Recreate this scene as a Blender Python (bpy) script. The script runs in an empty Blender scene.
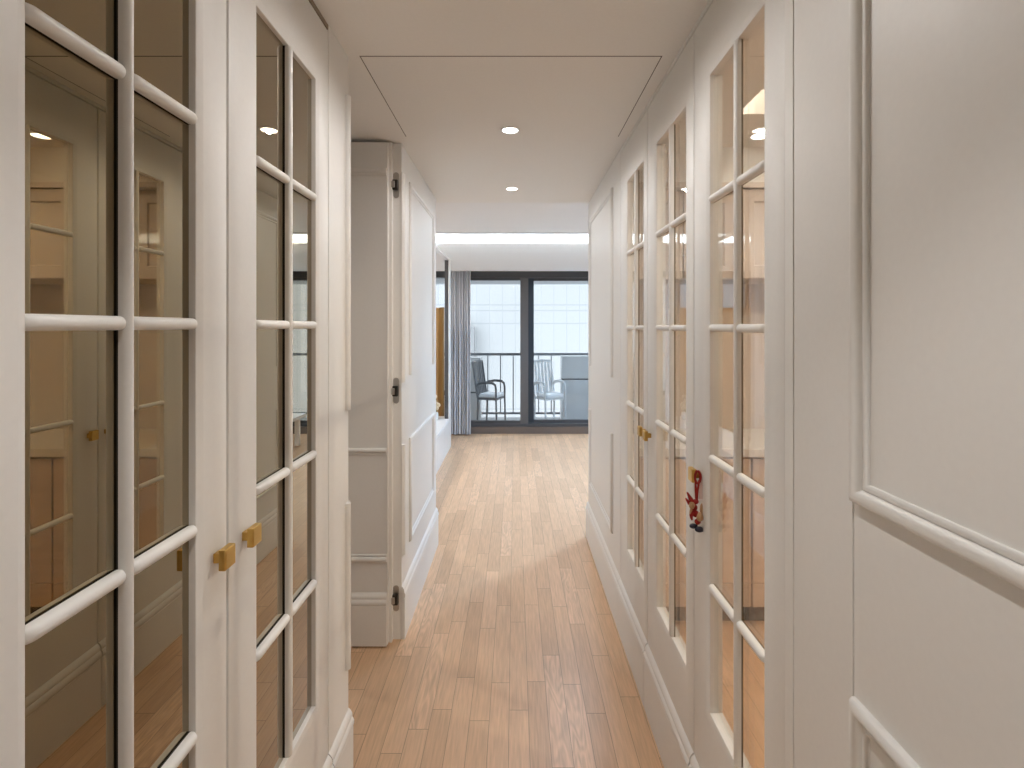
import bpy, bmesh, math, random
from mathutils import Vector, Matrix
random.seed(7)
SC = bpy.context.scene
COL = SC.collection
EYE = 1.40
XL, XR = -0.508, 0.488          # faces of the two hall walls
HC = 2.223                      # hall ceiling

# ------------------------------------------------------------------ materials
def new_mat(name):
    m = bpy.data.materials.new(name); m.use_nodes = True
    nt = m.node_tree
    return m, nt, nt.nodes['Principled BSDF']

def paint(name, col, rough=0.42, bump=0.012, spec=0.5, scale=90, metallic=0.0):
    m, nt, b = new_mat(name)
    b.inputs['Roughness'].default_value = rough
    b.inputs['Metallic'].default_value = metallic
    b.inputs['Specular IOR Level'].default_value = spec
    tc = nt.nodes.new('ShaderNodeTexCoord')
    nz = nt.nodes.new('ShaderNodeTexNoise'); nz.inputs['Scale'].default_value = scale
    nz.inputs['Detail'].default_value = 3
    nt.links.new(tc.outputs['Object'], nz.inputs['Vector'])
    mr = nt.nodes.new('ShaderNodeMapRange')
    mr.inputs['To Min'].default_value = 0.975; mr.inputs['To Max'].default_value = 1.02
    nt.links.new(nz.outputs['Fac'], mr.inputs['Value'])
    mx = nt.nodes.new('ShaderNodeMix'); mx.data_type = 'RGBA'; mx.blend_type = 'MULTIPLY'
    mx.inputs['Factor'].default_value = 1.0
    mx.inputs[6].default_value = (*col, 1)
    nt.links.new(mr.outputs['Result'], mx.inputs[7])
    nt.links.new(mx.outputs[2], b.inputs['Base Color'])
    bp = nt.nodes.new('ShaderNodeBump'); bp.inputs['Strength'].default_value = bump
    bp.inputs['Distance'].default_value = 0.01
    nt.links.new(nz.outputs['Fac'], bp.inputs['Height'])
    nt.links.new(bp.outputs['Normal'], b.inputs['Normal'])
    return m

def emission(name, col, strength):
    m = bpy.data.materials.new(name); m.use_nodes = True
    nt = m.node_tree; nt.nodes.clear()
    e = nt.nodes.new('ShaderNodeEmission'); o = nt.nodes.new('ShaderNodeOutputMaterial')
    e.inputs['Color'].default_value = (*col, 1); e.inputs['Strength'].default_value = strength
    nt.links.new(e.outputs[0], o.inputs['Surface'])
    return m

def clear_glass(name, tint=(0.97, 0.98, 0.97), f0=0.04):
    m = bpy.data.materials.new(name); m.use_nodes = True
    nt = m.node_tree; nt.nodes.clear()
    o = nt.nodes.new('ShaderNodeOutputMaterial')
    t = nt.nodes.new('ShaderNodeBsdfTransparent'); t.inputs['Color'].default_value = (*tint, 1)
    g = nt.nodes.new('ShaderNodeBsdfGlossy'); g.inputs['Roughness'].default_value = 0.0
    lw = nt.nodes.new('ShaderNodeLayerWeight'); lw.inputs['Blend'].default_value = 0.5
    p = nt.nodes.new('ShaderNodeMath'); p.operation = 'POWER'; p.inputs[1].default_value = 5
    nt.links.new(lw.outputs['Facing'], p.inputs[0])
    mr = nt.nodes.new('ShaderNodeMapRange'); mr.inputs['To Min'].default_value = f0
    nt.links.new(p.outputs[0], mr.inputs['Value'])
    mx = nt.nodes.new('ShaderNodeMixShader')
    nt.links.new(mr.outputs['Result'], mx.inputs['Fac'])
    nt.links.new(t.outputs[0], mx.inputs[1]); nt.links.new(g.outputs[0], mx.inputs[2])
    nt.links.new(mx.outputs[0], o.inputs['Surface'])
    return m

def N(nt, kind, **kw):
    n = nt.nodes.new('ShaderNode' + kind)
    for k, v in kw.items(): setattr(n, k, v)
    return n

def mathn(nt, op, a, b=None, c=None):
    n = nt.nodes.new('ShaderNodeMath'); n.operation = op
    for i, v in enumerate((a, b, c)):
        if v is None: continue
        if isinstance(v, (int, float)): n.inputs[i].default_value = v
        else: nt.links.new(v, n.inputs[i])
    return n.outputs[0]

def plank_floor():
    m, nt, b = new_mat('oak_planks')
    L = nt.links
    tc = N(nt, 'TexCoord'); sp = N(nt, 'SeparateXYZ'); L.new(tc.outputs['Object'], sp.inputs[0])
    W, LEN = 0.0700, 0.583
    u = mathn(nt, 'DIVIDE', mathn(nt, 'ADD', sp.outputs['X'], 0.0215 + 100 * W), W)
    row = mathn(nt, 'FLOOR', u); fu = mathn(nt, 'FRACT', u)
    wn = N(nt, 'TexWhiteNoise', noise_dimensions='1D'); L.new(row, wn.inputs['W'])
    v = mathn(nt, 'ADD', mathn(nt, 'DIVIDE', mathn(nt, 'ADD', sp.outputs['Y'], 20.0), LEN), wn.outputs['Value'])
    colr = mathn(nt, 'FLOOR', v); fv = mathn(nt, 'FRACT', v)
    cb = N(nt, 'CombineXYZ'); L.new(row, cb.inputs['X']); L.new(colr, cb.inputs['Y'])
    w2 = N(nt, 'TexWhiteNoise', noise_dimensions='3D'); L.new(cb.outputs[0], w2.inputs['Vector'])
    # seams
    su = mathn(nt, 'MINIMUM', fu, mathn(nt, 'SUBTRACT', 1.0, fu))
    sv = mathn(nt, 'MINIMUM', fv, mathn(nt, 'SUBTRACT', 1.0, fv))
    seam = mathn(nt, 'MAXIMUM', mathn(nt, 'LESS_THAN', su, 0.013), mathn(nt, 'LESS_THAN', sv, 0.0021))
    # grain, with its own offset per plank
    off = N(nt, 'VectorMath', operation='SCALE'); off.inputs['Scale'].default_value = 37.0
    L.new(w2.outputs['Color'], off.inputs[0])
    ad = N(nt, 'VectorMath', operation='ADD'); L.new(tc.outputs['Object'], ad.inputs[0]); L.new(off.outputs[0], ad.inputs[1])
    mp = N(nt, 'Mapping'); mp.inputs['Scale'].default_value = (1.0, 0.055, 1.0); L.new(ad.outputs[0], mp.inputs['Vector'])
    n1 = N(nt, 'TexNoise'); n1.inputs['Scale'].default_value = 150; n1.inputs['Detail'].default_value = 5
    L.new(mp.outputs[0], n1.inputs['Vector'])
    # cathedral figure on some planks
    mp2 = N(nt, 'Mapping'); mp2.inputs['Scale'].default_value = (1.0, 0.16, 1.0); L.new(ad.outputs[0], mp2.inputs['Vector'])
    wv = N(nt, 'TexWave', wave_type='RINGS', rings_direction='SPHERICAL')
    n2 = N(nt, 'TexNoise'); n2.inputs['Scale'].default_value = 14; n2.inputs['Detail'].default_value = 2
    L.new(mp2.outputs[0], n2.inputs['Vector'])
    fig = mathn(nt, 'SINE', mathn(nt, 'MULTIPLY', n2.outputs['Fac'], 70.0))
    figm = mathn(nt, 'MULTIPLY', mathn(nt, 'GREATER_THAN', w2.outputs['Value'], 0.80), 1.0)
    nt.nodes.remove(wv)
    rp = N(nt, 'ValToRGB'); L.new(w2.outputs['Value'], rp.inputs['Fac'])
    e = rp.color_ramp.elements
    e[0].position = 0.0; e[0].color = (0.63, 0.405, 0.245, 1)
    e[1].position = 1.0; e[1].color = (0.76, 0.505, 0.32, 1)
    k = e.new(0.45); k.color = (0.71, 0.465, 0.285, 1)
    gr = N(nt, 'MapRange'); gr.inputs['From Min'].default_value = 0.3; gr.inputs['From Max'].default_value = 0.7
    gr.inputs['To Min'].default_value = 0.86; gr.inputs['To Max'].default_value = 1.08
    L.new(n1.outputs['Fac'], gr.inputs['Value'])
    g2 = mathn(nt, 'SUBTRACT', gr.outputs[0], mathn(nt, 'MULTIPLY', mathn(nt, 'MULTIPLY', figm, 0.08), mathn(nt, 'ADD', fig, 0.4)))
    g3 = mathn(nt, 'MULTIPLY', g2, mathn(nt, 'SUBTRACT', 1.0, mathn(nt, 'MULTIPLY', seam, 0.48)))
    mx = N(nt, 'Mix', data_type='RGBA', blend_type='MULTIPLY'); mx.inputs['Factor'].default_value = 1
    L.new(rp.outputs[0], mx.inputs[6]); L.new(g3, mx.inputs[7]); L.new(mx.outputs[2], b.inputs['Base Color'])
    b.inputs['Roughness'].default_value = 0.38
    b.inputs['Specular IOR Level'].default_value = 0.42
    bp = N(nt, 'Bump'); bp.inputs['Strength'].default_value = 0.06; bp.inputs['Distance'].default_value = 0.004
    L.new(g3, bp.inputs['Height']); L.new(bp.outputs[0], b.inputs['Normal'])
    return m

def wood(name, c0, c1, rough=0.45, axis='Z', scale=40):
    m, nt, b = new_mat(name); L = nt.links
    tc = N(nt, 'TexCoord'); mp = N(nt, 'Mapping')
    s = {'X': (0.06, 1, 1), 'Y': (1, 0.06, 1), 'Z': (1, 1, 0.06)}[axis]
    mp.inputs['Scale'].default_value = s
    L.new(tc.outputs['Object'], mp.inputs['Vector'])
    n = N(nt, 'TexNoise'); n.inputs['Scale'].default_value = scale; n.inputs['Detail'].default_value = 5
    L.new(mp.outputs[0], n.inputs['Vector'])
    r = N(nt, 'ValToRGB'); r.color_ramp.elements[0].position = 0.32; r.color_ramp.elements[1].position = 0.68
    r.color_ramp.elements[0].color = (*c0, 1); r.color_ramp.elements[1].color = (*c1, 1)
    L.new(n.outputs['Fac'], r.inputs['Fac']); L.new(r.outputs[0], b.inputs['Base Color'])
    b.inputs['Roughness'].default_value = rough
    return m

def panelled_facade():
    m, nt, b = new_mat('pale_facade_panels'); L = nt.links
    tc = N(nt, 'TexCoord'); sp = N(nt, 'SeparateXYZ'); L.new(tc.outputs['Object'], sp.inputs[0])
    fx = mathn(nt, 'FRACT', mathn(nt, 'DIVIDE', sp.outputs['X'], 0.36))
    lines = mathn(nt, 'LESS_THAN', fx, 0.05)
    for z in (2.02, 1.86, 1.50, -0.9, 4.0):
        d = mathn(nt, 'ABSOLUTE', mathn(nt, 'SUBTRACT', sp.outputs['Z'], z))
        lines = mathn(nt, 'MAXIMUM', lines, mathn(nt, 'LESS_THAN', d, 0.018))
    mx = N(nt, 'Mix', data_type='RGBA'); L.new(lines, mx.inputs['Factor'])
    mx.inputs[6].default_value = (0.32, 0.322, 0.325, 1); mx.inputs[7].default_value = (0.262, 0.268, 0.275, 1)
    L.new(mx.outputs[2], b.inputs['Base Color']); b.inputs['Roughness'].default_value = 0.6
    return m

M = {}
M['paint'] = paint('cream_satin_paint', (0.80, 0.785, 0.755), 0.42, spec=0.3)
M['ceil'] = paint('matt_ceiling_paint', (0.83, 0.815, 0.785), 0.75, 0.006, 0.2)
M['livingwhite'] = paint('white_matt_paint', (0.82, 0.82, 0.82), 0.7, 0.006, 0.25)
M['gloss_white'] = paint('white_lacquer', (0.84, 0.84, 0.83), 0.3, 0.0)
M['dark'] = paint('seam_shade_and_plinth', (0.10, 0.085, 0.07), 0.8, 0.0)  # dark brown: shade in the ceiling seams, own colour of the kitchen plinths
M['under_bar'] = paint('dark_under_bar', (0.035, 0.028, 0.02), 0.7, 0.0)
M['under_bar_brown'] = paint('brown_under_bar', (0.17, 0.135, 0.09), 0.7, 0.0)
M['stack'] = paint('grey_stack_render', (0.21, 0.213, 0.218), 0.7, 0.0)
M['gap'] = paint('brown_gap_shade', (0.26, 0.22, 0.17), 0.8, 0.0)
M['floor'] = plank_floor()
M['glass'] = clear_glass('clear_door_glass', f0=.085)
M['tinted'] = clear_glass('tinted_glass', (0.94, 0.93, 0.92))
M['winglass'] = clear_glass('window_glass', (0.93, 0.96, 0.97))
m, nt, b = new_mat('bronze_mirror')
b.inputs['Metallic'].default_value = 1.0; b.inputs['Roughness'].default_value = 0.0
b.inputs['Base Color'].default_value = (0.275, 0.208, 0.100, 1)
b.inputs['Coat Weight'].default_value = 1.0; b.inputs['Coat Roughness'].default_value = 0.0; b.inputs['Coat IOR'].default_value = 1.75
M['mirror'] = m
M['brass'] = paint('brushed_brass', (0.66, 0.43, 0.13), 0.34, 0.01, 0.5, 200, 1.0)
M['steel'] = paint('brushed_steel', (0.45, 0.43, 0.40), 0.35, 0.01, 0.5, 200, 1.0)
M['darksteel'] = paint('dark_hinge_metal', (0.06, 0.055, 0.05), 0.35, 0.0, 0.5, 200, 0.8)
M['frame'] = paint('charcoal_window_metal', (0.075, 0.075, 0.078), 0.45, 0.0)
M['frame_blue'] = paint('dark_blue_grey_window_metal', (0.028, 0.040, 0.052), 0.4, 0.0)
M['frame_taupe'] = paint('taupe_grey_window_metal', (0.13, 0.122, 0.118), 0.45, 0.0)
M['sill'] = paint('brown_grey_sill_stone', (0.17, 0.13, 0.105), 0.5, 0.01)
M['curtain'] = paint('grey_curtain_cloth', (0.68, 0.69, 0.72), 0.9, 0.05, 0.1)
M['sheer'] = paint('white_curtain_cloth', (0.75, 0.76, 0.78), 0.9, 0.03, 0.1)
M['oak'] = wood('golden_oak', (0.34, 0.20, 0.075), (0.46, 0.28, 0.11))
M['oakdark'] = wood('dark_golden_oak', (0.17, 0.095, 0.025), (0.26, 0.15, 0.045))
M['kitchenfront'] = paint('peach_cream_cabinet_paint', (0.56, 0.485, 0.43), 0.4, 0.005)
M['kitchenwood'] = wood('light_oak_fronts', (0.54, 0.41, 0.31), (0.61, 0.475, 0.365), 0.45, 'X', 30)
M['counter'] = paint('pale_stone_worktop', (0.72, 0.68, 0.62), 0.3, 0.004)
M['tile'] = paint('grey_pink_splashback', (0.60, 0.53, 0.48), 0.35, 0.004)
M['lens'] = emission('lamp_lens', (1.0, 0.95, 0.86), 14.0)
M['led'] = emission('led_strip_light', (.86, 0.95, 1.0), 105.0)
M['ledk'] = emission('warm_led_strip_light', (1.0, 0.84, 0.68), 40.0)
M['facade'] = panelled_facade()
M['chairmetal'] = paint('grey_outdoor_metal', (0.12, 0.125, 0.135), 0.45, 0.0)
M['chairwhite'] = paint('white_outdoor_plastic', (0.62, 0.63, 0.64), 0.4, 0.0)
M['cushion'] = paint('white_cushion_cloth', (0.85, 0.86, 0.88), 0.9, 0.05, 0.1)
M['balcony'] = paint('grey_balcony_tile', (0.32, 0.33, 0.34), 0.6, 0.01)
M['greybox'] = paint('blue_grey_storage_plastic', (0.60, 0.60, 0.60), 0.5, 0.005)
M['rail'] = paint('grey_railing_metal', (0.16, 0.17, 0.19), 0.45, 0.0)
M['red'] = paint('red_cord', (0.33, 0.025, 0.022), 0.7, 0.05, 0.2, 300)
M['tan'] = paint('tan_wood_charm', (0.55, 0.33, 0.17), 0.55, 0.02)
M['pinkish'] = paint('pale_pink_ribbon', (0.72, 0.56, 0.53), 0.7, 0.02)
M['navy'] = paint('dark_navy_bead', (0.025, 0.025, 0.05), 0.4, 0.0)
M['dried'] = paint('dried_cream_bloom', (0.72, 0.60, 0.42), 0.9, 0.05, 0.1)
M['leaf'] = paint('dull_green_leaf', (0.18, 0.20, 0.12), 0.8, 0.02, 0.1)
M['ceramic'] = paint('white_ceramic', (0.82, 0.82, 0.80), 0.25, 0.0)

# ------------------------------------------------------------------ mesh helpers
class MB:
    def __init__(s): s.bm = bmesh.new()
    def box(s, x0, x1, y0, y1, z0, z1):
        vs = [s.bm.verts.new((x, y, z)) for x in (x0, x1) for y in (y0, y1) for z in (z0, z1)]
        for f in ((0,1,3,2),(4,6,7,5),(0,4,5,1),(2,3,7,6),(0,2,6,4),(1,5,7,3)):
            s.bm.faces.new([vs[i] for i in f])
        return s
    def loft(s, rings, close=False, cap=False):
        R = [[s.bm.verts.new(p) for p in r] for r in rings]
        n = len(R[0]); m = len(R)
        for i in range(m if close else m - 1):
            a, b = R[i], R[(i + 1) % m]
            for j in range(n):
                s.bm.faces.new((a[j], a[(j + 1) % n], b[(j + 1) % n], b[j]))
        if cap:
            s.bm.faces.new(R[0][::-1]); s.bm.faces.new(R[-1])
        return s
    def tube(s, pts, r, n=10):
        pts = [Vector(p) for p in pts]; rings = []
        up = None
        for i, p in enumerate(pts):
            d = (pts[min(i + 1, len(pts) - 1)] - pts[max(i - 1, 0)]).normalized()
            if up is None:
                up = Vector((0, 0, 1)) if abs(d.z) < .9 else Vector((1, 0, 0))
            a = d.cross(up).normalized(); b = a.cross(d).normalized(); up = b
            rr = r[i] if isinstance(r, (list, tuple)) else r
            rings.append([p + (a * math.cos(t) + b * math.sin(t)) * rr for t in [2 * math.pi * k / n for k in range(n)]])
        return s.loft(rings, cap=True)
    def lathe(s, c, prof, n=28, cap=True):
        rings = []
        for r, z in prof:
            rings.append([(c[0] + r * math.cos(2 * math.pi * k / n), c[1] + r * math.sin(2 * math.pi * k / n), c[2] + z) for k in range(n)])
        return s.loft(rings, cap=cap)
    def blob(s, c, r, seg=12):
        mat = Matrix.Translation(c) @ Matrix.Diagonal((*r, 1))
        bmesh.ops.create_uvsphere(s.bm, u_segments=seg, v_segments=8, radius=1, matrix=mat)
        return s
    def build(s, name, mat, parent=None, bevel=0, seg=2, smooth=35, loc=None, local=False):
        bmesh.ops.recalc_face_normals(s.bm, faces=s.bm.faces)
        me = bpy.data.meshes.new(name); s.bm.to_mesh(me); s.bm.free()
        me.materials.append(mat)
        if smooth:
            for p in me.polygons: p.use_smooth = True
            me.set_sharp_from_angle(angle=math.radians(smooth))
        o = bpy.data.objects.new(name, me); COL.objects.link(o)
        if parent is not None:
            o.parent = parent
            if not local: o.matrix_parent_inverse = parent_world(parent).inverted()
        if bevel:
            md = o.modifiers.new('bevel', 'BEVEL'); md.width = bevel; md.segments = seg
            md.limit_method = 'ANGLE'; md.angle_limit = math.radians(40); md.use_clamp_overlap = True
        return o

def parent_world(o):
    m = Matrix.LocRotScale(o.location, o.rotation_euler, o.scale)
    if o.parent: m = parent_world(o.parent) @ o.matrix_parent_inverse @ m
    return m

def tag(o, label, cat, group=None, kind=None):
    o['label'] = label; o['category'] = cat
    if group: o['group'] = group
    if kind: o['kind'] = kind
    return o
def thing(name, loc, label, cat, group=None, kind=None):
    o = bpy.data.objects.new(name, None); COL.objects.link(o); o.location = loc
    o.empty_display_size = 0.1
    return tag(o, label, cat, group, kind)
def struct(o, label, cat):
    return tag(o, label, cat, None, 'structure')

# wall planes: P(a, z, v) -> point, a along the wall, v out of the wall
def plane_left(a, z, v): return (XL + v, a, z)
def plane_right(a, z, v): return (XR - v, a, z)
def rect(P, a0, a1, z0, z1, v, i=0.0):
    return [P(a0 + i, z0 + i, v), P(a1 - i, z0 + i, v), P(a1 - i, z1 - i, v), P(a0 + i, z1 - i, v)]

MOULD = [(0, -.001), (0, .005), (.003, .0105), (.009, .0135), (.016, .012), (.021, .007), (.0225, .0035),
         (.025, .0055), (.029, .006), (.032, .004), (.033, -.001)]
def moulding(P, a0, a1, z0, z1, parent, mat='paint'):
    return MB().loft([rect(P, a0, a1, z0, z1, v, u) for u, v in MOULD]).build('panel_moulding', M[mat], parent, smooth=50)
def moulding_open(P, a0, a1, z0, z1, parent, missing):
    # three sided moulding: the rail named by 'missing' is not there
    C = {'bottom': lambda u: [(a0 + u, z0), (a0 + u, z1 - u), (a1 - u, z1 - u), (a1 - u, z0)],
         'top': lambda u: [(a0 + u, z1), (a0 + u, z0 + u), (a1 - u, z0 + u), (a1 - u, z1)]}[missing]
    rings = [[P(*C(u)[k], v) for u, v in MOULD] for k in range(4)]
    return MB().loft(rings, cap=True).build('panel_moulding', M['paint'], parent, smooth=50)
def strip(pt, prof, t0, t1):
    # prof list of (u, v); pt(u, v, t)
    return MB().loft([[pt(u, v, t) for u, v in prof] for t in (t0, t1)], cap=True)

BASE = [(-.004, 0), (.014, 0), (.014, .180), (.0125, .182), (.0125, .184), (.0155, .187), (.0165, .192), (.0165, .201), (.0125, .2085),
        (.0105, .211), (.0115, .214), (.0105, .222), (.0065, .230), (.003, .234), (0, .2365), (-.004, .2365)]
def baseboard(P, a0, a1, name, parent=None):
    return MB().loft([[P(a, z, v) for v, z in BASE] for a in (a0, a1)], cap=True).build(name, M['paint'], parent, smooth=30)

def half_round(P, a0, a1, z0, z1, w, v0, d, along):
    # raised bar with a half round front and rounded ends
    rings = []
    L = (a1 - a0) if along == 'a' else (z1 - z0)
    st = [(0, .35), (.002, .62), (.005, .85), (.009, .97), (.013, 1)]
    ts = st + [(L - t, s) for t, s in reversed(st)]
    for t, s in ts:
        ring = []
        K = 12
        pr = [(-w / 2, 0), ] + [(-w / 2 * math.cos(math.pi * k / K), d * (0.38 + 0.62 * math.sin(math.pi * k / K))) for k in range(K + 1)] + [(w / 2, 0)]
        for q, v in pr:
            if along == 'a': ring.append(P(a0 + t, z0 + q * (.6 + .4 * s), v0 + v * s))
            else: ring.append(P(a0 + q * (.6 + .4 * s), z0 + t, v0 + v * s))
        rings.append(ring)
    return MB().loft(rings, cap=True).build('muntin', M['paint'], PARENT[0], smooth=50)
PARENT = [None]

def knob(P, a, z, parent):
    # square brass knob: square stem and a chamfered plate
    k = MB()
    def bx(a0, a1, z0, z1, v0, v1): k.loft([rect(P, a0, a1, z0, z1, v0), rect(P, a0, a1, z0, z1, v1)], cap=True)
    bx(a - .008, a + .008, z - .008, z + .008, 0, .016)
    o = MB().loft([rect(P, a - .0165, a + .0165, z - .0175, z + .0175, .0135),
                   rect(P, a - .0165, a + .0165, z - .0175, z + .0175, .0245),
                   rect(P, a - .0150, a + .0150, z - .0160, z + .0160, .0260)], cap=True)
    kn = k.build('door_knob', M['brass'], parent, bevel=.001)
    kn['label'] = 'square brass knob'
    o.build('knob_plate', M['brass'], kn, bevel=.0012)
    return kn

ZT, ZB = EYE + .652, EYE - .990
def glazed_door(idx, P, side, d0, d1, o0, o1, am, rows, knob_a, mirror, label):
    n = 1 if side == 'left' else -1
    root = thing('door_%d' % idx, P(d0, 0, 0), label, 'door', None, 'structure')
    PARENT[0] = root
    z0, z1 = 0.004, HC - .018
    g = .0015
    D = .036
    A = (P, d0 + g, d1 - g, z0, z1)
    O = (P, o0, o1, ZB, ZT)
    rings = [rect(*A, -D), rect(*A, -.0025), rect(*A, -.0007, .0008), rect(*A, 0, .0025),
             rect(*O, 0), rect(*O, -.0006, .002), rect(*O, -.0038, .0125), rect(*O, -.0050, .0140), rect(*O, -.0075, .0145), rect(*O, -.0155, .0145), rect(*O, -D, .0145)]
    MB().loft(rings, close=True).build('door_frame', M['paint'], root, smooth=25)
    gv = -.0155
    gp = MB().loft([rect(P, o0 + .003, o1 - .003, ZB + .003, ZT - .003, gv - .006), rect(P, o0 + .003, o1 - .003, ZB + .003, ZT - .003, gv)], cap=True)
    pane = gp.build('mirror_glass' if mirror else 'glass_pane', M['mirror' if mirror else 'glass'], root, smooth=0)
    pane['label'] = 'bronze tinted mirror glass' if mirror else 'clear glass'
    half_round(P, am, am, ZB + .010, ZT - .010, .0150, gv + .003, .0140, 'z')
    for r in rows:
        for s0, s1 in ((o0 + .012, am - .005), (am + .005, o1 - .012)):
            half_round(P, s0, s1, EYE + r, EYE + r, .0185, gv + .003, .0145, 'a')
    sg = MB()  # dark strips under the bars, near black on mirror doors, brown on clear
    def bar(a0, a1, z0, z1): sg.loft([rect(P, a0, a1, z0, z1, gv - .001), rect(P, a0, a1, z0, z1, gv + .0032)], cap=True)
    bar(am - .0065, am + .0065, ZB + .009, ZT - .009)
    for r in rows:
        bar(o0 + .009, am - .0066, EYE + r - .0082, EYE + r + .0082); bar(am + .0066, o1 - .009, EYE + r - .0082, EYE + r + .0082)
    so_ = sg.build('under_bar_strips', M['under_bar' if mirror else 'under_bar_brown'], root, smooth=0); so_['label'] = 'dark strip between bars and glass'
    if knob_a: knob(P, knob_a, EYE - .390, root)
    baseboard(P, d0 + g, d1 - g, 'baseboard', root)
    return root

LROWS = (.333, .005, -.326, -.657)
RROWS = (.322, -.003, -.331, -.657)
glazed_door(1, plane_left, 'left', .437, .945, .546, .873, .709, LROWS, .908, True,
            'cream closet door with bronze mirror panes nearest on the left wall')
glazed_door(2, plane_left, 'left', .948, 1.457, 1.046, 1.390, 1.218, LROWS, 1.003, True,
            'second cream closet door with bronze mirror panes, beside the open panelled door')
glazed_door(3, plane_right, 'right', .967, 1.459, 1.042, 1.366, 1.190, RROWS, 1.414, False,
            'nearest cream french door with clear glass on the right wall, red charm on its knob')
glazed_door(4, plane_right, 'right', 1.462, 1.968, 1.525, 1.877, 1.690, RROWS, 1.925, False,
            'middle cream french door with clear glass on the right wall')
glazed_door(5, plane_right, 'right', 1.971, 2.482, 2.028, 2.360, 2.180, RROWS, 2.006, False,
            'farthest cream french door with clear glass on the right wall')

# ------------------------------------------------------------------ left side of the hall
def box_obj(name, mat, x0, x1, y0, y1, z0, z1, parent=None, bevel=0):
    return MB().box(x0, x1, y0, y1, z0, z1).build(name, M[mat], parent, bevel=bevel, smooth=0)

# wall behind and around the closet doors
w = MB()
w.box(-.62, XL, -1.3, .435, 0, HC)                     # near the camera
w.box(-.62, -.548, .435, 1.459, 0, HC)                 # closet backing behind the doors
w.box(-.62, XL, 1.459, 1.632, 0, HC)                   # end post beside the opening
wl = struct(w.build('wall_left', M['paint'], bevel=.0015, smooth=0), 'cream wall around the mirrored closet doors on the left', 'wall')
w = MB().box(-.548, XL - .001, .435, 1.459, HC - .012, HC + .0)
w.build('gap_shade', M['gap'], wl, smooth=0)  # solid brown strip in the gap, its colour standing for the shade
baseboard(plane_left, 1.459, 1.635, 'baseboard_left')
struct(bpy.data.objects['baseboard_left'], 'short cream baseboard on the post at the end of the closet', 'baseboard')
baseboard(plane_left, -1.3, .435, 'baseboard_left_near')
struct(bpy.data.objects['baseboard_left_near'], 'cream baseboard on the left wall before the closet', 'baseboard')
def vstrip(P, a, z0, z1, flip, parent):
    pr = [((-u if flip else u), v) for u, v in MOULD]
    MB().loft([[P(a + u, z, v) for u, v in pr] for z in (z0, z1)], cap=True).build('panel_moulding', M['paint'], parent, smooth=50)
UT, UB, LT, LB = EYE + .695, EYE - .250, EYE - .530, EYE - 1.028
for z0, z1 in ((UB, UT), (LB, LT)):
    vstrip(plane_left, 1.632 - .033 + .002, z0, z1, False, wl)

# far half of the left wall
w = MB().box(-.80, XL, 2.398, 3.44, 0, HC)
wlf = struct(w.build('wall_left_far', M['paint'], bevel=.0015, smooth=0), 'cream panelled wall on the left beyond the open door', 'wall')
moulding_open(plane_left, 2.560, 3.315, UB + .02, UT, wlf, 'bottom'); moulding(plane_left, 2.560, 3.315, LB, LT, wlf)
for z0, z1 in ((UB, UT), (LB, LT)):
    vstrip(plane_left, 2.398 + .031, z0, z1, True, wlf)
baseboard(plane_left, 2.398, 3.452, 'baseboard_left_far')
struct(bpy.data.objects['baseboard_left_far'], 'cream moulded baseboard below the left far wall panels', 'baseboard')

# open panelled door, hinged on the far jamb
YD = 2.345
def plane_leaf(a, z, v): return (a, YD - v, z)
root = thing('door_6', (-.56, YD, 0), 'cream panelled door standing open into the room on the left', 'door', None, 'structure')
MB().box(-1.29, -.558, YD, YD + .038, .006, HC - .012).build('door_leaf', M['paint'], root, bevel=.002, smooth=0)
for z, fl in ((UT, 1), (LT, 1), (LB, 0)):
    pr = [((-u if fl else u), v) for u, v in MOULD]
    MB().loft([[plane_leaf(a, z + u, v) for u, v in pr] for a in (-1.285, -.562)], cap=True).build('panel_moulding', M['paint'], root, smooth=50)
MB().loft([[plane_leaf(a, max(z, .008), v) for v, z in BASE] for a in (-1.288, -.560)], cap=True).build('baseboard', M['paint'], root, smooth=30)
# jamb lining with concealed hinges
jm = MB(); jm.box(-.558, -.546, 2.372, 2.400, 0, HC - .004)
jb = struct(jm.build('trim_1', M['paint'], bevel=.001, smooth=0), 'narrow door stop strip on the jamb beside the open door', 'trim')
for z in (EYE + .635, EYE - .285, EYE - 1.215):
    h = MB()
    # rounded plate on the jamb face
    def oval(hw, hh, y, n=8):
        pts = []
        for k in range(n + 1):
            t = math.pi * k / n; pts.append((-.5325 + hw * math.cos(t), y, z + hh - hw + hw * math.sin(t)))
        for k in range(n + 1):
            t = math.pi + math.pi * k / n; pts.append((-.5325 + hw * math.cos(t), y, z - hh + hw + hw * math.sin(t)))
        return pts
    h.loft([oval(.013, .058, 2.3985), oval(.013, .058, 2.3955)], cap=True)
    ho = h.build('hinge', M['steel'], root, smooth=40)
    ho['label'] = 'concealed steel hinge'
    h2 = MB(); h2.box(-.546, -.522, 2.378, 2.3955, z - .024, z + .022)
    h2.build('hinge_knuckle', M['darksteel'], ho, bevel=.003)
    h3 = MB(); h3.box(-.549, -.534, 2.370, 2.379, z - .016, z + .014)
    h3.build('hinge_arm', M['steel'], ho, bevel=.003)

# side room behind the open door
w = MB(); w.box(-2.3, -2.2, .9, 2.5, 0, 2.3); w.box(-2.2, -.62, 1.53, 1.63, 0, 2.3); w.box(-2.2, -.80, 2.40, 2.5, 0, 2.3)
struct(w.build('wall_side_room', M['paint'], smooth=0), 'cream walls of the small room behind the open door', 'wall')

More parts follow.
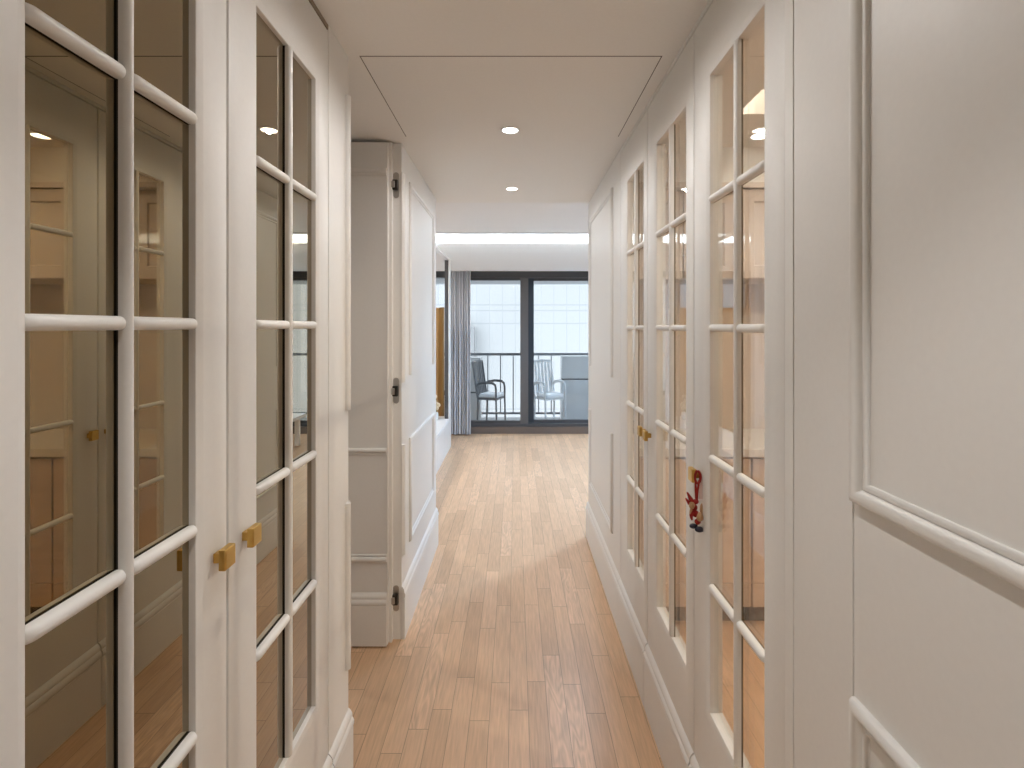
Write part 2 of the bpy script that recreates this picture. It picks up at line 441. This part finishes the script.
# ------------------------------------------------------------------ right side of the hall
w = MB()
w.box(XR, .62, -1.3, .7705, 0, HC)
w.box(XR, .535, .7735, .9640, 0, HC)
w.box(XR + .004, .535, .770, .774, 0, HC)
wr = struct(w.build('wall_right', M['paint'], bevel=.001, smooth=0), 'cream panelled wall close to the camera on the right', 'wall')
moulding(plane_right, -.30, .768, UB, UT, wr); moulding(plane_right, -.30, .768, LB, LT, wr)
MB().box(XR - .0015, XR + .001, .9365, .9650, 0.237, HC).build('edge_strip', M['paint'], wr, smooth=0)
baseboard(plane_right, -1.3, .966, 'baseboard_right')
struct(bpy.data.objects['baseboard_right'], 'cream moulded baseboard on the near right wall', 'baseboard')
w = MB(); w.box(XR, .535, 2.485, 3.56, 0, HC); w.box(XR + .038, .56, .967, 2.485, HC - .016, 2.40)
w.box(XR + .001, XR + .039, .967, 2.485, HC - .014, HC)
wrf = struct(w.build('wall_right_far', M['paint'], bevel=.001, smooth=0), 'cream panelled wall on the right beyond the french doors', 'wall')
moulding_open(plane_right, 2.660, 3.465, UB, UT, wrf, 'bottom'); moulding_open(plane_right, 2.660, 3.465, LB, LT, wrf, 'top')
baseboard(plane_right, 2.4835, 3.572, 'baseboard_right_far')
struct(bpy.data.objects['baseboard_right_far'], 'cream moulded baseboard below the right far wall panels', 'baseboard')
# small end wall behind the camera
w = MB(); w.box(-.62, .62, -1.4, -1.3, 0, HC + .1)
struct(w.build('wall_behind', M['paint'], smooth=0), 'cream wall closing the hall behind the camera', 'wall')

# ------------------------------------------------------------------ floor and ceilings
f = MB().box(-3.3, 3.5, -1.4, 7.12, -.06, 0)
struct(f.build('floor', M['floor'], smooth=0), 'pale oak plank floor running down the hall', 'floor')

HX0, HX1, HY0, HY1 = -.470, .445, 1.630, 2.315
c = MB(); T = HC + .03
c.box(-2.2, .535, -1.4, HY0 - .006, HC, T)
c.box(-2.2, HX0 - .003, HY0 - .006, HY1, HC, T)
c.box(HX1 + .003, .535, HY0 - .006, HY1, HC, T)
c.box(-2.2, .535, HY1, 3.55, HC + .002, T)
struct(c.build('ceiling', M['ceil'], smooth=0), 'low cream hall ceiling', 'ceiling')
p = MB().box(HX0, HX1, HY0, HY1 - .001, HC + .0005, T - .005)
tag(p.build('access_panel', M['ceil'], smooth=0), 'flush cream access panel with thin seams in the hall ceiling', 'ceiling panel')
MB().box(-.55, .53, 1.55, 2.4, T, T + .02).build('ceiling_backing', M['dark'], bpy.data.objects['ceiling'], smooth=0)

sm = MB()  # dark strips fill the seam gaps, their shade put in as colour
sm.box(HX0 - .003, HX1 + .003, HY0 - .006, HY0, HC + .0006, HC + .012)
sm.box(HX0 - .003, HX0, HY0, HY1, HC + .0006, HC + .012); sm.box(HX1, HX1 + .003, HY0, HY1, HC + .0006, HC + .012)
sm.build('seam', M['dark'], bpy.data.objects['access_panel'], smooth=0)['label'] = 'thin dark seam around the panel'

def downlight(x, y, z, r, label, group, lens='lens'):
    root = thing('downlight', (x, y, z), label, 'ceiling light', group)
    MB().lathe((x, y, z), [(r * .80, -.001), (r * .84, -.004), (r * .97, -.004), (r, 0), (r, .006), (r * .78, .006), (r * .76, .003)], cap=False).build('trim_ring', M['gloss_white'], root, smooth=50)
    MB().lathe((x, y, z), [(r * .79, -.0006), (r * .79, .004)]).build('lens', M[lens], root, smooth=0)
    return root
def spot(name, x, y, z, power, col, angle=172, blend=.3, r=.012):
    l = bpy.data.lights.new(name, 'SPOT'); l.energy = power; l.color = col
    l.spot_size = math.radians(angle); l.spot_blend = blend; l.shadow_soft_size = r
    o = bpy.data.objects.new(name, l); COL.objects.link(o); o.location = (x, y, z)
    return o
WARM = (.99, .965, .95); NEUT = (1.0, .94, .86)
downlight(-.020, 2.235, HC + .0005, .040, 'round recessed downlight near the far edge of the hall ceiling panel', 'hall downlights')
downlight(-.018, 3.190, HC + .002, .040, 'round recessed downlight nearest the living room end of the hall', 'hall downlights')
downlight(-.020, 1.280, HC, .040, 'round recessed downlight above the closet doors, seen only in their mirror panes', 'hall downlights')
downlight(-.020, .325, HC, .040, 'round recessed downlight close to the camera, above the near end of the closet', 'hall downlights')
spot('hall_lamp', -.02, 2.235, HC - .004, 10, (1, .97, .96), 165, .5)
spot('hall_lamp', -.018, 3.19, HC - .004, 4, (.97, .98, 1))
spot('hall_lamp', -.02, 1.28, HC - .004, 13, WARM, 165, .6)
spot('hall_lamp', -.02, .325, HC - .004, 17, WARM, 86, .5)
spot('hall_lamp', -.02, -.63, HC - .004, 17, WARM, 88, .6)

# ------------------------------------------------------------------ living room
LC = 2.560; YF = 7.07; YBEAM = 6.72; YCOVE = 6.56
c = MB(); c.box(-3.2, 3.4, 3.55, YCOVE, LC, LC + .05); c.box(-3.2, 3.4, YCOVE, YF, LC + .16, LC + .21)
c.box(-3.2, 3.4, 3.552, 3.60, HC + .006, LC + .05); c.box(-3.2, 3.4, YCOVE, YCOVE + .02, LC - .018, LC + .2)
struct(c.build('ceiling_living', M['livingwhite'], smooth=0), 'raised white living room ceiling', 'ceiling')
b = MB(); b.box(-3.2, 3.4, YBEAM, YBEAM + .06, EYE + .707, EYE + 1.055)
b.box(-3.2, 3.4, YBEAM + .06, YF + .15, EYE + .80, EYE + .84)
b.box(-3.2, 3.4, YF + .02, YF + .15, EYE + .80, LC + .21)
struct(b.build('wall_far', M['livingwhite'], smooth=0), 'white beam above the balcony window', 'beam')
ls = MB(); ls.box(-3.1, 3.3, YBEAM + .07, YBEAM + .10, EYE + .850, EYE + .870)
tag(ls.build('light_strip', M['led'], smooth=0), 'warm glowing light strip hidden in the cove above the window beam', 'strip light')

# left: screen divider on a low white bench
w = MB(); w.box(-3.2, XL - .02, 3.40, 3.44, 0, LC)
struct(w.build('wall_step', M['livingwhite'], smooth=0), 'white wall closing the end of the hall left of the living room', 'wall')
root = thing('room_divider', (-.77, 6.1, .362), 'tall open white topped room divider frame standing on the low white cabinet', 'divider')
MB().box(-.795, -.747, 3.445, 6.24, EYE + .755, EYE + .775).build('top_rail', M['gloss_white'], root, smooth=0)
MB().box(-.795, -.753, 6.05, 6.235, .362, EYE + .755).build('post', M['frame'], root, smooth=0)
MB().box(-.753, -.747, 6.05, 6.24, .362, EYE + .755).build('post_cover', M['gloss_white'], root, smooth=0)
MB().box(-.795, -.747, 3.445, 3.50, .362, EYE + .755).build('post', M['gloss_white'], root, smooth=0)
root = thing('low_cabinet', (-.90, 4.85, 0), 'long low white cabinet under the open divider left of the living room', 'cabinet')
MB().box(-1.12, -.749, 3.46, 6.238, .0, .345).build('carcass', M['gloss_white'], root, smooth=0)
MB().box(-1.13, -.747, 3.455, 6.24, .345, .362).build('top_board', M['gloss_white'], root, bevel=.002, smooth=0)
for i in range(5):
    y0 = 3.47 + i * .553
    MB().box(-.749, -.745, y0, y0 + .550, .012, .338).build('door', M['gloss_white'], root, bevel=.001, smooth=0)

# ornament: dried flowers in a pot on the cabinet
fx, fy = -.90, 6.0
root = thing('dried_flowers', (fx, fy, .362), 'cream dried flowers in a small white pot on the low white cabinet', 'flowers')
MB().lathe((fx, fy, .362), [(.030, 0), (.042, .03), (.040, .07), (.034, .085), (.030, .085)]).build('pot', M['ceramic'], root)
q = MB(); st = MB()
for i in range(16):
    a = random.uniform(0, 6.28); rr = random.uniform(0, .055); hh = random.uniform(.12, .26)
    p1 = (fx + rr * math.cos(a), fy + rr * math.sin(a), .362 + hh)
    st.tube([(fx, fy, .43), ((fx + p1[0]) / 2, (fy + p1[1]) / 2, .362 + hh * .6), p1], .0025, 6)
    q.blob(p1, (.018, .018, .024), 8)
q.build('bloom', M['dried'], root); st.build('stem', M['leaf'], root)

# oak folding screen behind the opening
root = thing('folding_screen', (-1.0, 6.55, 0), 'golden oak folding screen standing before the window left of the open divider', 'screen')
zt = EYE + .235
def screen_panel(x0, y0, x1, y1, mat):
    d = Vector((x1 - x0, y1 - y0, 0)); n = Vector((-d.y, d.x, 0)).normalized() * .012
    ring = lambda z: [(x0 - n.x, y0 - n.y, z), (x1 - n.x, y1 - n.y, z), (x1 + n.x, y1 + n.y, z), (x0 + n.x, y0 + n.y, z)]
    MB().loft([ring(0), ring(zt)], cap=True).build('screen_panel', M[mat], root, bevel=.002, smooth=0)
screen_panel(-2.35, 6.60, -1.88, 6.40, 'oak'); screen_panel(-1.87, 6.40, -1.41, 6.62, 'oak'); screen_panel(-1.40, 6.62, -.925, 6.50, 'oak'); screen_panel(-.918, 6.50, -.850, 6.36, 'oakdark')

# side walls, outer shell
w = MB(); w.box(3.4, 3.5, 3.05, 7.2, 0, LC + .2); struct(w.build('wall_living_right', M['livingwhite'], smooth=0), 'white wall on the far right of the living room', 'wall')
w = MB(); w.box(-3.3, -3.2, 2.5, 7.2, 0, LC + .2); w.box(-3.2, -.80, 2.5, 3.40, 0, LC + .2)
struct(w.build('wall_study', M['livingwhite'], smooth=0), 'white walls of the space left of the open divider', 'wall')

# window: charcoal sliding sashes
root = thing('window_1', (.2, YF, 0), 'charcoal framed sliding balcony window at the end of the hall', 'window', None, 'structure')
FT = EYE + .80
fr = MB()
fr.box(-.80, 2.3, YF - .03, YF + .10, EYE + .650, FT)          # head
fr.box(-.80, 2.3, YF - .02, YF + .10, .088, .125)              # bottom track
fr.box(-.80, -.70, YF - .02, YF + .10, .125, EYE + .65); fr.box(2.22, 2.3, YF - .02, YF + .10, .125, EYE + .65)
fr.build('window_frame', M['frame'], root, bevel=.002, smooth=0)
def sash(x0, x1, y, lw, rw, mat, hmat):
    s = MB()
    s.box(x0, x0 + lw, y, y + .04, .125, EYE + .65); s.box(x1 - rw, x1, y, y + .04, .125, EYE + .65)
    o = s.build('sash_stile', M[mat], root, bevel=.002, smooth=0)
    s = MB(); s.box(x0 + lw, x1 - rw, y, y + .04, .125, .165); s.box(x0 + lw, x1 - rw, y, y + .04, EYE + .615, EYE + .65)
    s.build('sash_rail', M[hmat], root, smooth=0)
    MB().box(x0 + lw - .004, x1 - rw + .004, y + .016, y + .022, .16, EYE + .625).build('glass_pane', M['winglass'], root, smooth=0)
sash(-.70, .175, YF - .01, .08, .105, 'frame_taupe', 'frame')
sash(.165, 1.15, YF + .045, .085, .08, 'frame_blue', 'frame')
sash(1.13, 2.22, YF - .01, .10, .08, 'frame_taupe', 'frame')
sl = MB().box(-.80, 2.3, YF - .06, YF + .12, 0, .088)
struct(sl.build('trim_2', M['sill'], smooth=0), 'brown grey sill under the balcony window', 'sill')
w = MB(); w.box(-.86, -.80, YF - .02, YF + .15, 0, FT); w.box(2.3, 3.4, YF - .02, YF + .15, 0, FT)
w.box(-3.2, -2.6, YF - .02, YF + .15, 0, FT); w.box(-2.6, -.86, YF - .02, YF + .15, 0, .5)
struct(w.build('wall_facade', M['livingwhite'], smooth=0), 'white wall around the windows', 'wall')
root2 = thing('window_2', (-1.7, YF, .5), 'charcoal framed window left of the open divider', 'window', None, 'structure')
fr = MB()
fr.box(-2.6, -.86, YF - .03, YF + .10, EYE + .650, FT); fr.box(-2.6, -.86, YF - .02, YF + .1, .5, .56)
for x in (-2.6, -1.73, -.92): fr.box(x, x + .06, YF - .02, YF + .1, .56, EYE + .65)
fr.build('window_frame', M['frame'], root2, bevel=.002, smooth=0)
MB().box(-2.57, -.89, YF + .03, YF + .036, .53, EYE + .67).build('glass_pane', M['winglass'], root2, smooth=0)

def curtain(name, x0, x1, y, zt, mat, label, folds):
    n = folds * 10
    ring = lambda off, z, s: [(x0 + (x1 - x0) * i / n + .008 * math.sin(i * 1.7) * s, y + off + .030 * math.sin(2 * math.pi * i / 10 + .5 * math.sin(i * .23) + .12 * s * math.sin(i * .11)) * (.7 + .3 * math.sin(i * .37 + s * 2)), z) for i in range(n + 1)]
    cm = MB()
    zs = [.012, .2, .5, .9, 1.3, 1.7, zt]
    rings = []
    for z in zs:
        s = 1.0 - z / zt
        fr_ = ring(-.003, z, s); bk = ring(.003, z, s)
        rings.append(fr_ + bk[::-1])
    cm.loft(rings, cap=True)
    return tag(cm.build(name, M[mat], smooth=80), label, 'curtain')
curtain('curtain', -.835, -.575, 6.93, EYE + .78, 'curtain', 'pleated grey curtain drawn to the left side of the balcony window', 8)
curtain('curtain', 1.85, 2.35, 6.93, EYE + .78, 'sheer', 'pleated white curtain at the right end of the balcony window', 9)

# low white table, seen in the closet mirror
root = thing('low_table', (1.9, 6.0, 0), 'low white table on the right of the living room, seen in the closet mirror', 'table')
MB().box(1.45, 2.3, 5.5, 6.4, .33, .37).build('tabletop', M['gloss_white'], root, bevel=.003)
for x in (1.5, 2.2):
    for y in (5.55, 6.3):
        MB().box(x, x + .05, y, y + .05, 0, .33).build('leg', M['gloss_white'], root, bevel=.002)

for x, y in ((.62, 4.9), (1.3, 4.4), (1.9, 5.0), (2.4, 5.8)):  # added downlights out of view, bluish fill in place of daylight
    downlight(x, y, LC, .045, 'added round downlight in the raised living room ceiling, unseen fill light', 'added living room lights')
    spot('living_fill', x, y, LC - .004, 92, (.62, .90, 1.26), 165, .6, .10)
spot('study_fill', -1.9, 5.2, LC - .004, 90, (1, .96, .90), 160)  # added lamp, unseen, to light the oak screen

# ------------------------------------------------------------------ kitchen behind the french doors
KC = 2.28; YK = 2.60
c = MB()
c.box(.535, .88, -1.4, 2.95, 2.245, 2.26); c.box(.535, .60, -1.4, 3.5, 2.26, 2.42); c.box(.56, 3.3, 3.05, 3.5, 2.40, 2.42)
c.box(.60, 3.3, 2.22, 2.95, KC, KC + .04); c.box(.60, 3.3, -1.4, 2.22, KC + .10, KC + .14); c.box(.60, 3.3, 2.21, 2.22, KC, KC + .12)
struct(c.build('ceiling_kitchen', M['ceil'], smooth=0), 'cream kitchen ceiling with a lit recess behind the french doors', 'ceiling')
ls = MB(); ls.box(.80, .83, -1.2, 2.20, 2.262, 2.270)
tag(ls.build('light_strip', M['ledk'], smooth=0), 'warm light strip in the kitchen ceiling recess behind the french doors', 'strip light')
w = MB(); w.box(3.2, 3.3, -1.4, 2.95, 0, 2.5); w.box(.62, 3.3, -1.5, -1.4, 0, 2.5)
struct(w.build('wall_kitchen_side', M['tile'], smooth=0), 'grey pink kitchen side walls out of the camera view', 'wall')
w = MB(); w.box(.535, 3.3, 2.95, 3.05, 0, LC + .2)
w.box(.62, 3.3, 3.05, 3.5, 2.45, LC + .2)
struct(w.build('wall_kitchen', M['tile'], smooth=0), 'grey pink kitchen walls behind the french doors', 'wall')
w = MB(); w.box(.60, 3.2, YK + .02, 2.95, EYE + .70, KC)
struct(w.build('trim_3', M['ceil'], smooth=0), 'cream soffit above the kitchen wall cabinets', 'soffit')
w = MB(); w.box(.56, 3.2, YK - .015, 2.95, EYE + .675, EYE + .70)
struct(w.build('trim_4', M['tile'], smooth=0), 'grey strip above the kitchen wall cabinets', 'trim')
POS = ['first', 'second', 'third', 'fourth', 'fifth', 'sixth', 'seventh']
UNITS = [(.562, .828, .035), (.83, 1.096, .035)] + [(1.10 + i * .42, 1.518 + i * .42, 0) for i in range(5)]
for i, (x0, x1, rc) in enumerate(UNITS):
    root = thing('wall_cabinet', (x0, YK, EYE + .235), 'cream kitchen wall cabinet behind the french doors, ' + POS[i] + ' from the hall side', 'cabinet', 'kitchen wall cabinets')
    MB().box(x0, x1, YK + .02 + rc, 2.948, EYE + .235, EYE + .674).build('carcass', M['kitchenfront'], root, smooth=0)
    def pk(a, z, v): return (a, YK + .02 + rc - v, z)
    d = MB().loft([rect(pk, x0 + .002, x1 - .002, EYE + .237, EYE + .672, v, u) for u, v in ((0, 0), (0, .018), (.002, .02), (.060, .02), (.066, .011), (.072, .011))], cap=True)
    d.build('door', M['kitchenfront'], root, smooth=30)
for i, (x0, x1, rc) in enumerate(UNITS):
    yb = YK - .12
    root = thing('base_cabinet', (x0, yb, 0), 'light oak kitchen base cabinet behind the french doors, ' + POS[i] + ' from the hall side', 'cabinet', 'kitchen base cabinets')
    MB().box(x0, x1, yb + .02, 2.948, .10, .80).build('carcass', M['kitchenwood'], root, smooth=0)
    MB().box(x0, x1, yb + .07, 2.9, 0, .10).build('plinth', M['dark'], root, smooth=0)
    for z0, z1 in ((.102, .21), (.214, .79)):
        MB().box(x0 + .002, x1 - .002, yb, yb + .02, z0, z1).build('drawer' if z0 < .2 else 'door', M['kitchenwood'], root, bevel=.0015, smooth=0)
w = MB().box(.56, 3.2, YK - .14, 2.95, .801, .84)
tag(w.build('worktop', M['counter'], bevel=.003, smooth=0), 'pale stone kitchen worktop along the wall behind the french doors', 'worktop')
for x, y in ((1.13, 2.46), (2.1, 2.46)):
    downlight(x, y, KC, .05, 'round kitchen downlight seen through the nearest french door' if x < 1.5 else 'round kitchen downlight farther right above the worktop', 'kitchen downlights')
    spot('kitchen_lamp', x, y - .25, KC - .004, 3.5, (1, .87, .71), 160)
spot('kitchen_lamp', 1.6, 1.0, KC + .08, 36, (1, .87, .71), 165)
spot('kitchen_lamp', 2.4, 1.6, KC + .08, 36, (1, .87, .71), 165)

# ------------------------------------------------------------------ charm on the knob of the near french door
kx, ky, kz = XR - .015, 1.398, EYE - .390
root = thing('hanging_charm', (kx, ky, kz), 'red corded charm with tan beads hanging from a brass knob', 'charm')
def cp(h, z, d=0.0):   # h: sideways (right positive, seen down the hall), z: below the knob
    return (kx + h * .94 + d * .34, ky - h * .34 + d * .94, kz - z)
r = MB()
r.tube([cp(.004 + .007 * math.sin(t), -.004 - .016 * math.cos(t) + .006) for t in [2 * math.pi * k / 16 for k in range(17)]], .0034, 8)
r.build('loop', M['red'], root)
r = MB()
r.tube([cp(-.001, .012), cp(-.001, .03), cp(.000, .058)], .0030, 8)
r.tube([cp(.008, .010), cp(.004, .035), cp(.002, .060)], .0030, 8)
r.build('cord', M['red'], root)
rb = MB(); rb.loft([[cp(.007, z, -.001), cp(.016, z, -.001), cp(.016, z, .001), cp(.007, z, .001)] for z in (.008, .03, .058)], cap=True)
rb.build('ribbon', M['pinkish'], root)
r = MB()
for h, z, w, hh in ((.000, .066, .007, .007), (-.004, .082, .008, .009), (-.001, .098, .009, .009), (.004, .118, .008, .008)):
    r.blob(cp(h, z), (w, w, hh), 10)
r.build('knot', M['red'], root)
r = MB()
r.tube([cp(-.003, .074), cp(-.014, .060), cp(-.022, .044)], [.006, .0055, .002], 8)
r.tube([cp(-.005, .080), cp(-.017, .072), cp(-.026, .060)], [.006, .005, .002], 8)
r.tube([cp(-.004, .092), cp(-.012, .104), cp(-.010, .116)], [.005, .005, .002], 8)
r.build('tassel', M['red'], root)
t = MB()
t.blob(cp(-.010, .076, -.004), (.008, .008, .010)); t.blob(cp(.009, .104, -.003), (.009, .009, .012)); t.blob(cp(-.012, .100, .003), (.005, .005, .016)); t.blob(cp(.014, .086, .002), (.005, .005, .016))
t.build('bead', M['tan'], root)
t = MB(); t.blob(cp(-.007, .131), (.010, .008, .0065)); t.blob(cp(.008, .137, -.002), (.012, .009, .0075)); t.tube([cp(.002, .118), cp(.001, .132)], .003, 6)
t.build('dark_bead', M['navy'], root)

# ------------------------------------------------------------------ balcony and outside
f = MB(); f.box(-3.2, 3.4, YF + .13, 8.45, -.12, -.02)
struct(f.build('floor_balcony', M['balcony'], smooth=0), 'grey balcony floor outside the window', 'floor')
f = MB(); f.box(-3.2, 3.4, YF + .15, 8.30, EYE + .660, EYE + .86)
struct(f.build('ceiling_balcony', M['balcony'], smooth=0), 'underside of the balcony slab above the window', 'ceiling')
root = thing('balcony_railing', (0, 8.35, -.02), 'grey metal balcony railing with thin balusters outside the window', 'railing')
MB().box(-3.2, 3.4, 8.33, 8.37, EYE - .445, EYE - .405).build('top_rail', M['rail'], root, bevel=.004, smooth=0)
MB().box(-3.2, 3.4, 8.335, 8.365, .04, .07).build('bottom_rail', M['rail'], root, smooth=0)
bal = None
for i in range(17):
    x = -1.62 + i * .198
    o = MB().box(x, x + .016, 8.342, 8.358, .065, EYE - .44).build('baluster', M['rail'], root, smooth=0) if bal is None else None
    if bal is None: bal = (o, x)
    else:
        o = bal[0].copy(); COL.objects.link(o); o.location = (x - bal[1], 0, 0)
for x in (-1.66, 1.70):
    MB().box(x, x + .04, 8.33, 8.37, -.02, EYE - .44).build('post', M['rail'], root, smooth=0)

def outdoor_chair(loc, rot, frame, label):
    # built facing +X, origin on the floor under the seat
    root = bpy.data.objects.new('outdoor_chair', None); COL.objects.link(root)
    root.location = loc; root.rotation_euler = (0, 0, rot); root.scale = (.72, .72, .96)
    tag(root, label, 'chair', None)
    F = M[frame]
    B = lambda mb, nm, mt: mb.build(nm, mt, root, local=True)
    s = MB()
    s.loft([[(-.20, -.22, z), (.20, -.22, z), (.20, .22, z), (-.20, .22, z)] for z in (.40, .43)], cap=True)
    B(s, 'seat', F)
    s = MB(); s.box(-.17, .205, -.20, .20, .432, .49); o = s.build('seat_cushion', M['cushion'], root, bevel=.015, local=True)
    for y in (-.235, .235):
        B(MB().tube([(-.20, y, .0), (-.185, y, .3), (-.19, y, .45)], .018), 'leg', F)
        B(MB().tube([(.215, y, 0), (.205, y, .3), (.20, y, .45)], .018), 'leg', F)
        B(MB().tube([(.20, y, .45), (.20, y, .56), (.185, y, .625), (.13, y, .655), (-.02, y, .66), (-.16, y, .64), (-.235, y, .60)], .020), 'armrest', F)
    s = MB()
    for y in (-.235, .235): s.tube([(-.19, y, .42), (-.235, y, .62), (-.30, y, .95)], .020)
    s.tube([(-.30, -.235, .95), (-.305, 0, .965), (-.30, .235, .95)], .020)
    B(s, 'back_frame', F)
    s = MB()
    for k in range(5):
        y = -.16 + k * .08
        s.loft([[(x - .006, y - .026, z), (x + .006, y - .026, z), (x + .006, y + .026, z), (x - .006, y + .026, z)] for x, z in ((-.20, .46), (-.24, .64), (-.30, .95))], cap=True)
    B(s, 'back_slats', F)
    return root
outdoor_chair((-.345, 7.72, -.02), math.radians(-20), 'chairmetal', 'grey outdoor armchair with white cushion on the left of the balcony')
outdoor_chair((.50, 7.72, -.02), math.radians(-60), 'chairwhite', 'white outdoor armchair in front of the grey storage box on the balcony')
def storage(x0, x1, y0, y1, h, lid, label):
    root = thing('storage_box', ((x0 + x1) / 2, (y0 + y1) / 2, -.02), label, 'storage box')
    MB().box(x0, x1, y0, y1, -.02, lid).build('body', M['greybox'], root, bevel=.006, smooth=0)
    MB().box(x0 + .01, x1 - .01, y0 + .01, y1 - .01, lid, lid + .022).build('lid_line', M['frame'], root, smooth=0)  # dark strip between body and lid
    MB().box(x0, x1, y0, y1, lid + .022, h).build('lid', M['greybox'], root, bevel=.006, smooth=0)
storage(.70, 1.5, 8.07, 8.31, .96, .60, 'tall blue grey storage box at the right of the balcony')
storage(-1.2, -.52, 8.07, 8.31, .94, .40, 'tall blue grey storage box at the left of the balcony behind the chair')

f = MB(); f.box(-14, 14, 15.0, 15.6, -8, 5.4)
tag(f.build('building', M['facade'], smooth=0), 'white panelled building facade across from the balcony', 'building')
f = MB(); f.box(-1.40, -1.12, 14.6, 15.0, -8, 1.40)

tag(f.build('chimney_stack', M['stack'], smooth=0), 'narrow grey stack on the facing building, left edge of the window', 'stack')

# ------------------------------------------------------------------ light, world, camera
wd = bpy.data.worlds.new('sky'); SC.world = wd; wd.use_nodes = True
bg = wd.node_tree.nodes['Background']; bg.inputs['Color'].default_value = (.87, .93, 1.0, 1); bg.inputs['Strength'].default_value = 3.0
sun = bpy.data.lights.new('sun', 'SUN'); sun.energy = .3; sun.angle = math.radians(8); sun.color = (1, .98, .95)
so = bpy.data.objects.new('sun', sun); COL.objects.link(so); so.rotation_euler = (math.radians(48), 0, math.radians(-14))

cam = bpy.data.cameras.new('camera'); co = bpy.data.objects.new('camera', cam); COL.objects.link(co)
co.location = (0, 0, EYE); co.rotation_euler = (math.radians(90), 0, 0)
cam.sensor_width = 36; cam.lens = 535 / 1024 * 36
cam.shift_x = -3 / 1024; cam.shift_y = -57 / 1024; cam.clip_start = .02
SC.camera = co
SC.view_settings.view_transform = 'Standard'; SC.view_settings.look = 'None'
SC.view_settings.gamma = 1; SC.view_settings.use_curve_mapping = False
SC.view_settings.exposure = 0.28
SC.cycles.max_bounces = 14; SC.cycles.diffuse_bounces = 6; SC.cycles.glossy_bounces = 8; SC.cycles.transparent_max_bounces = 16
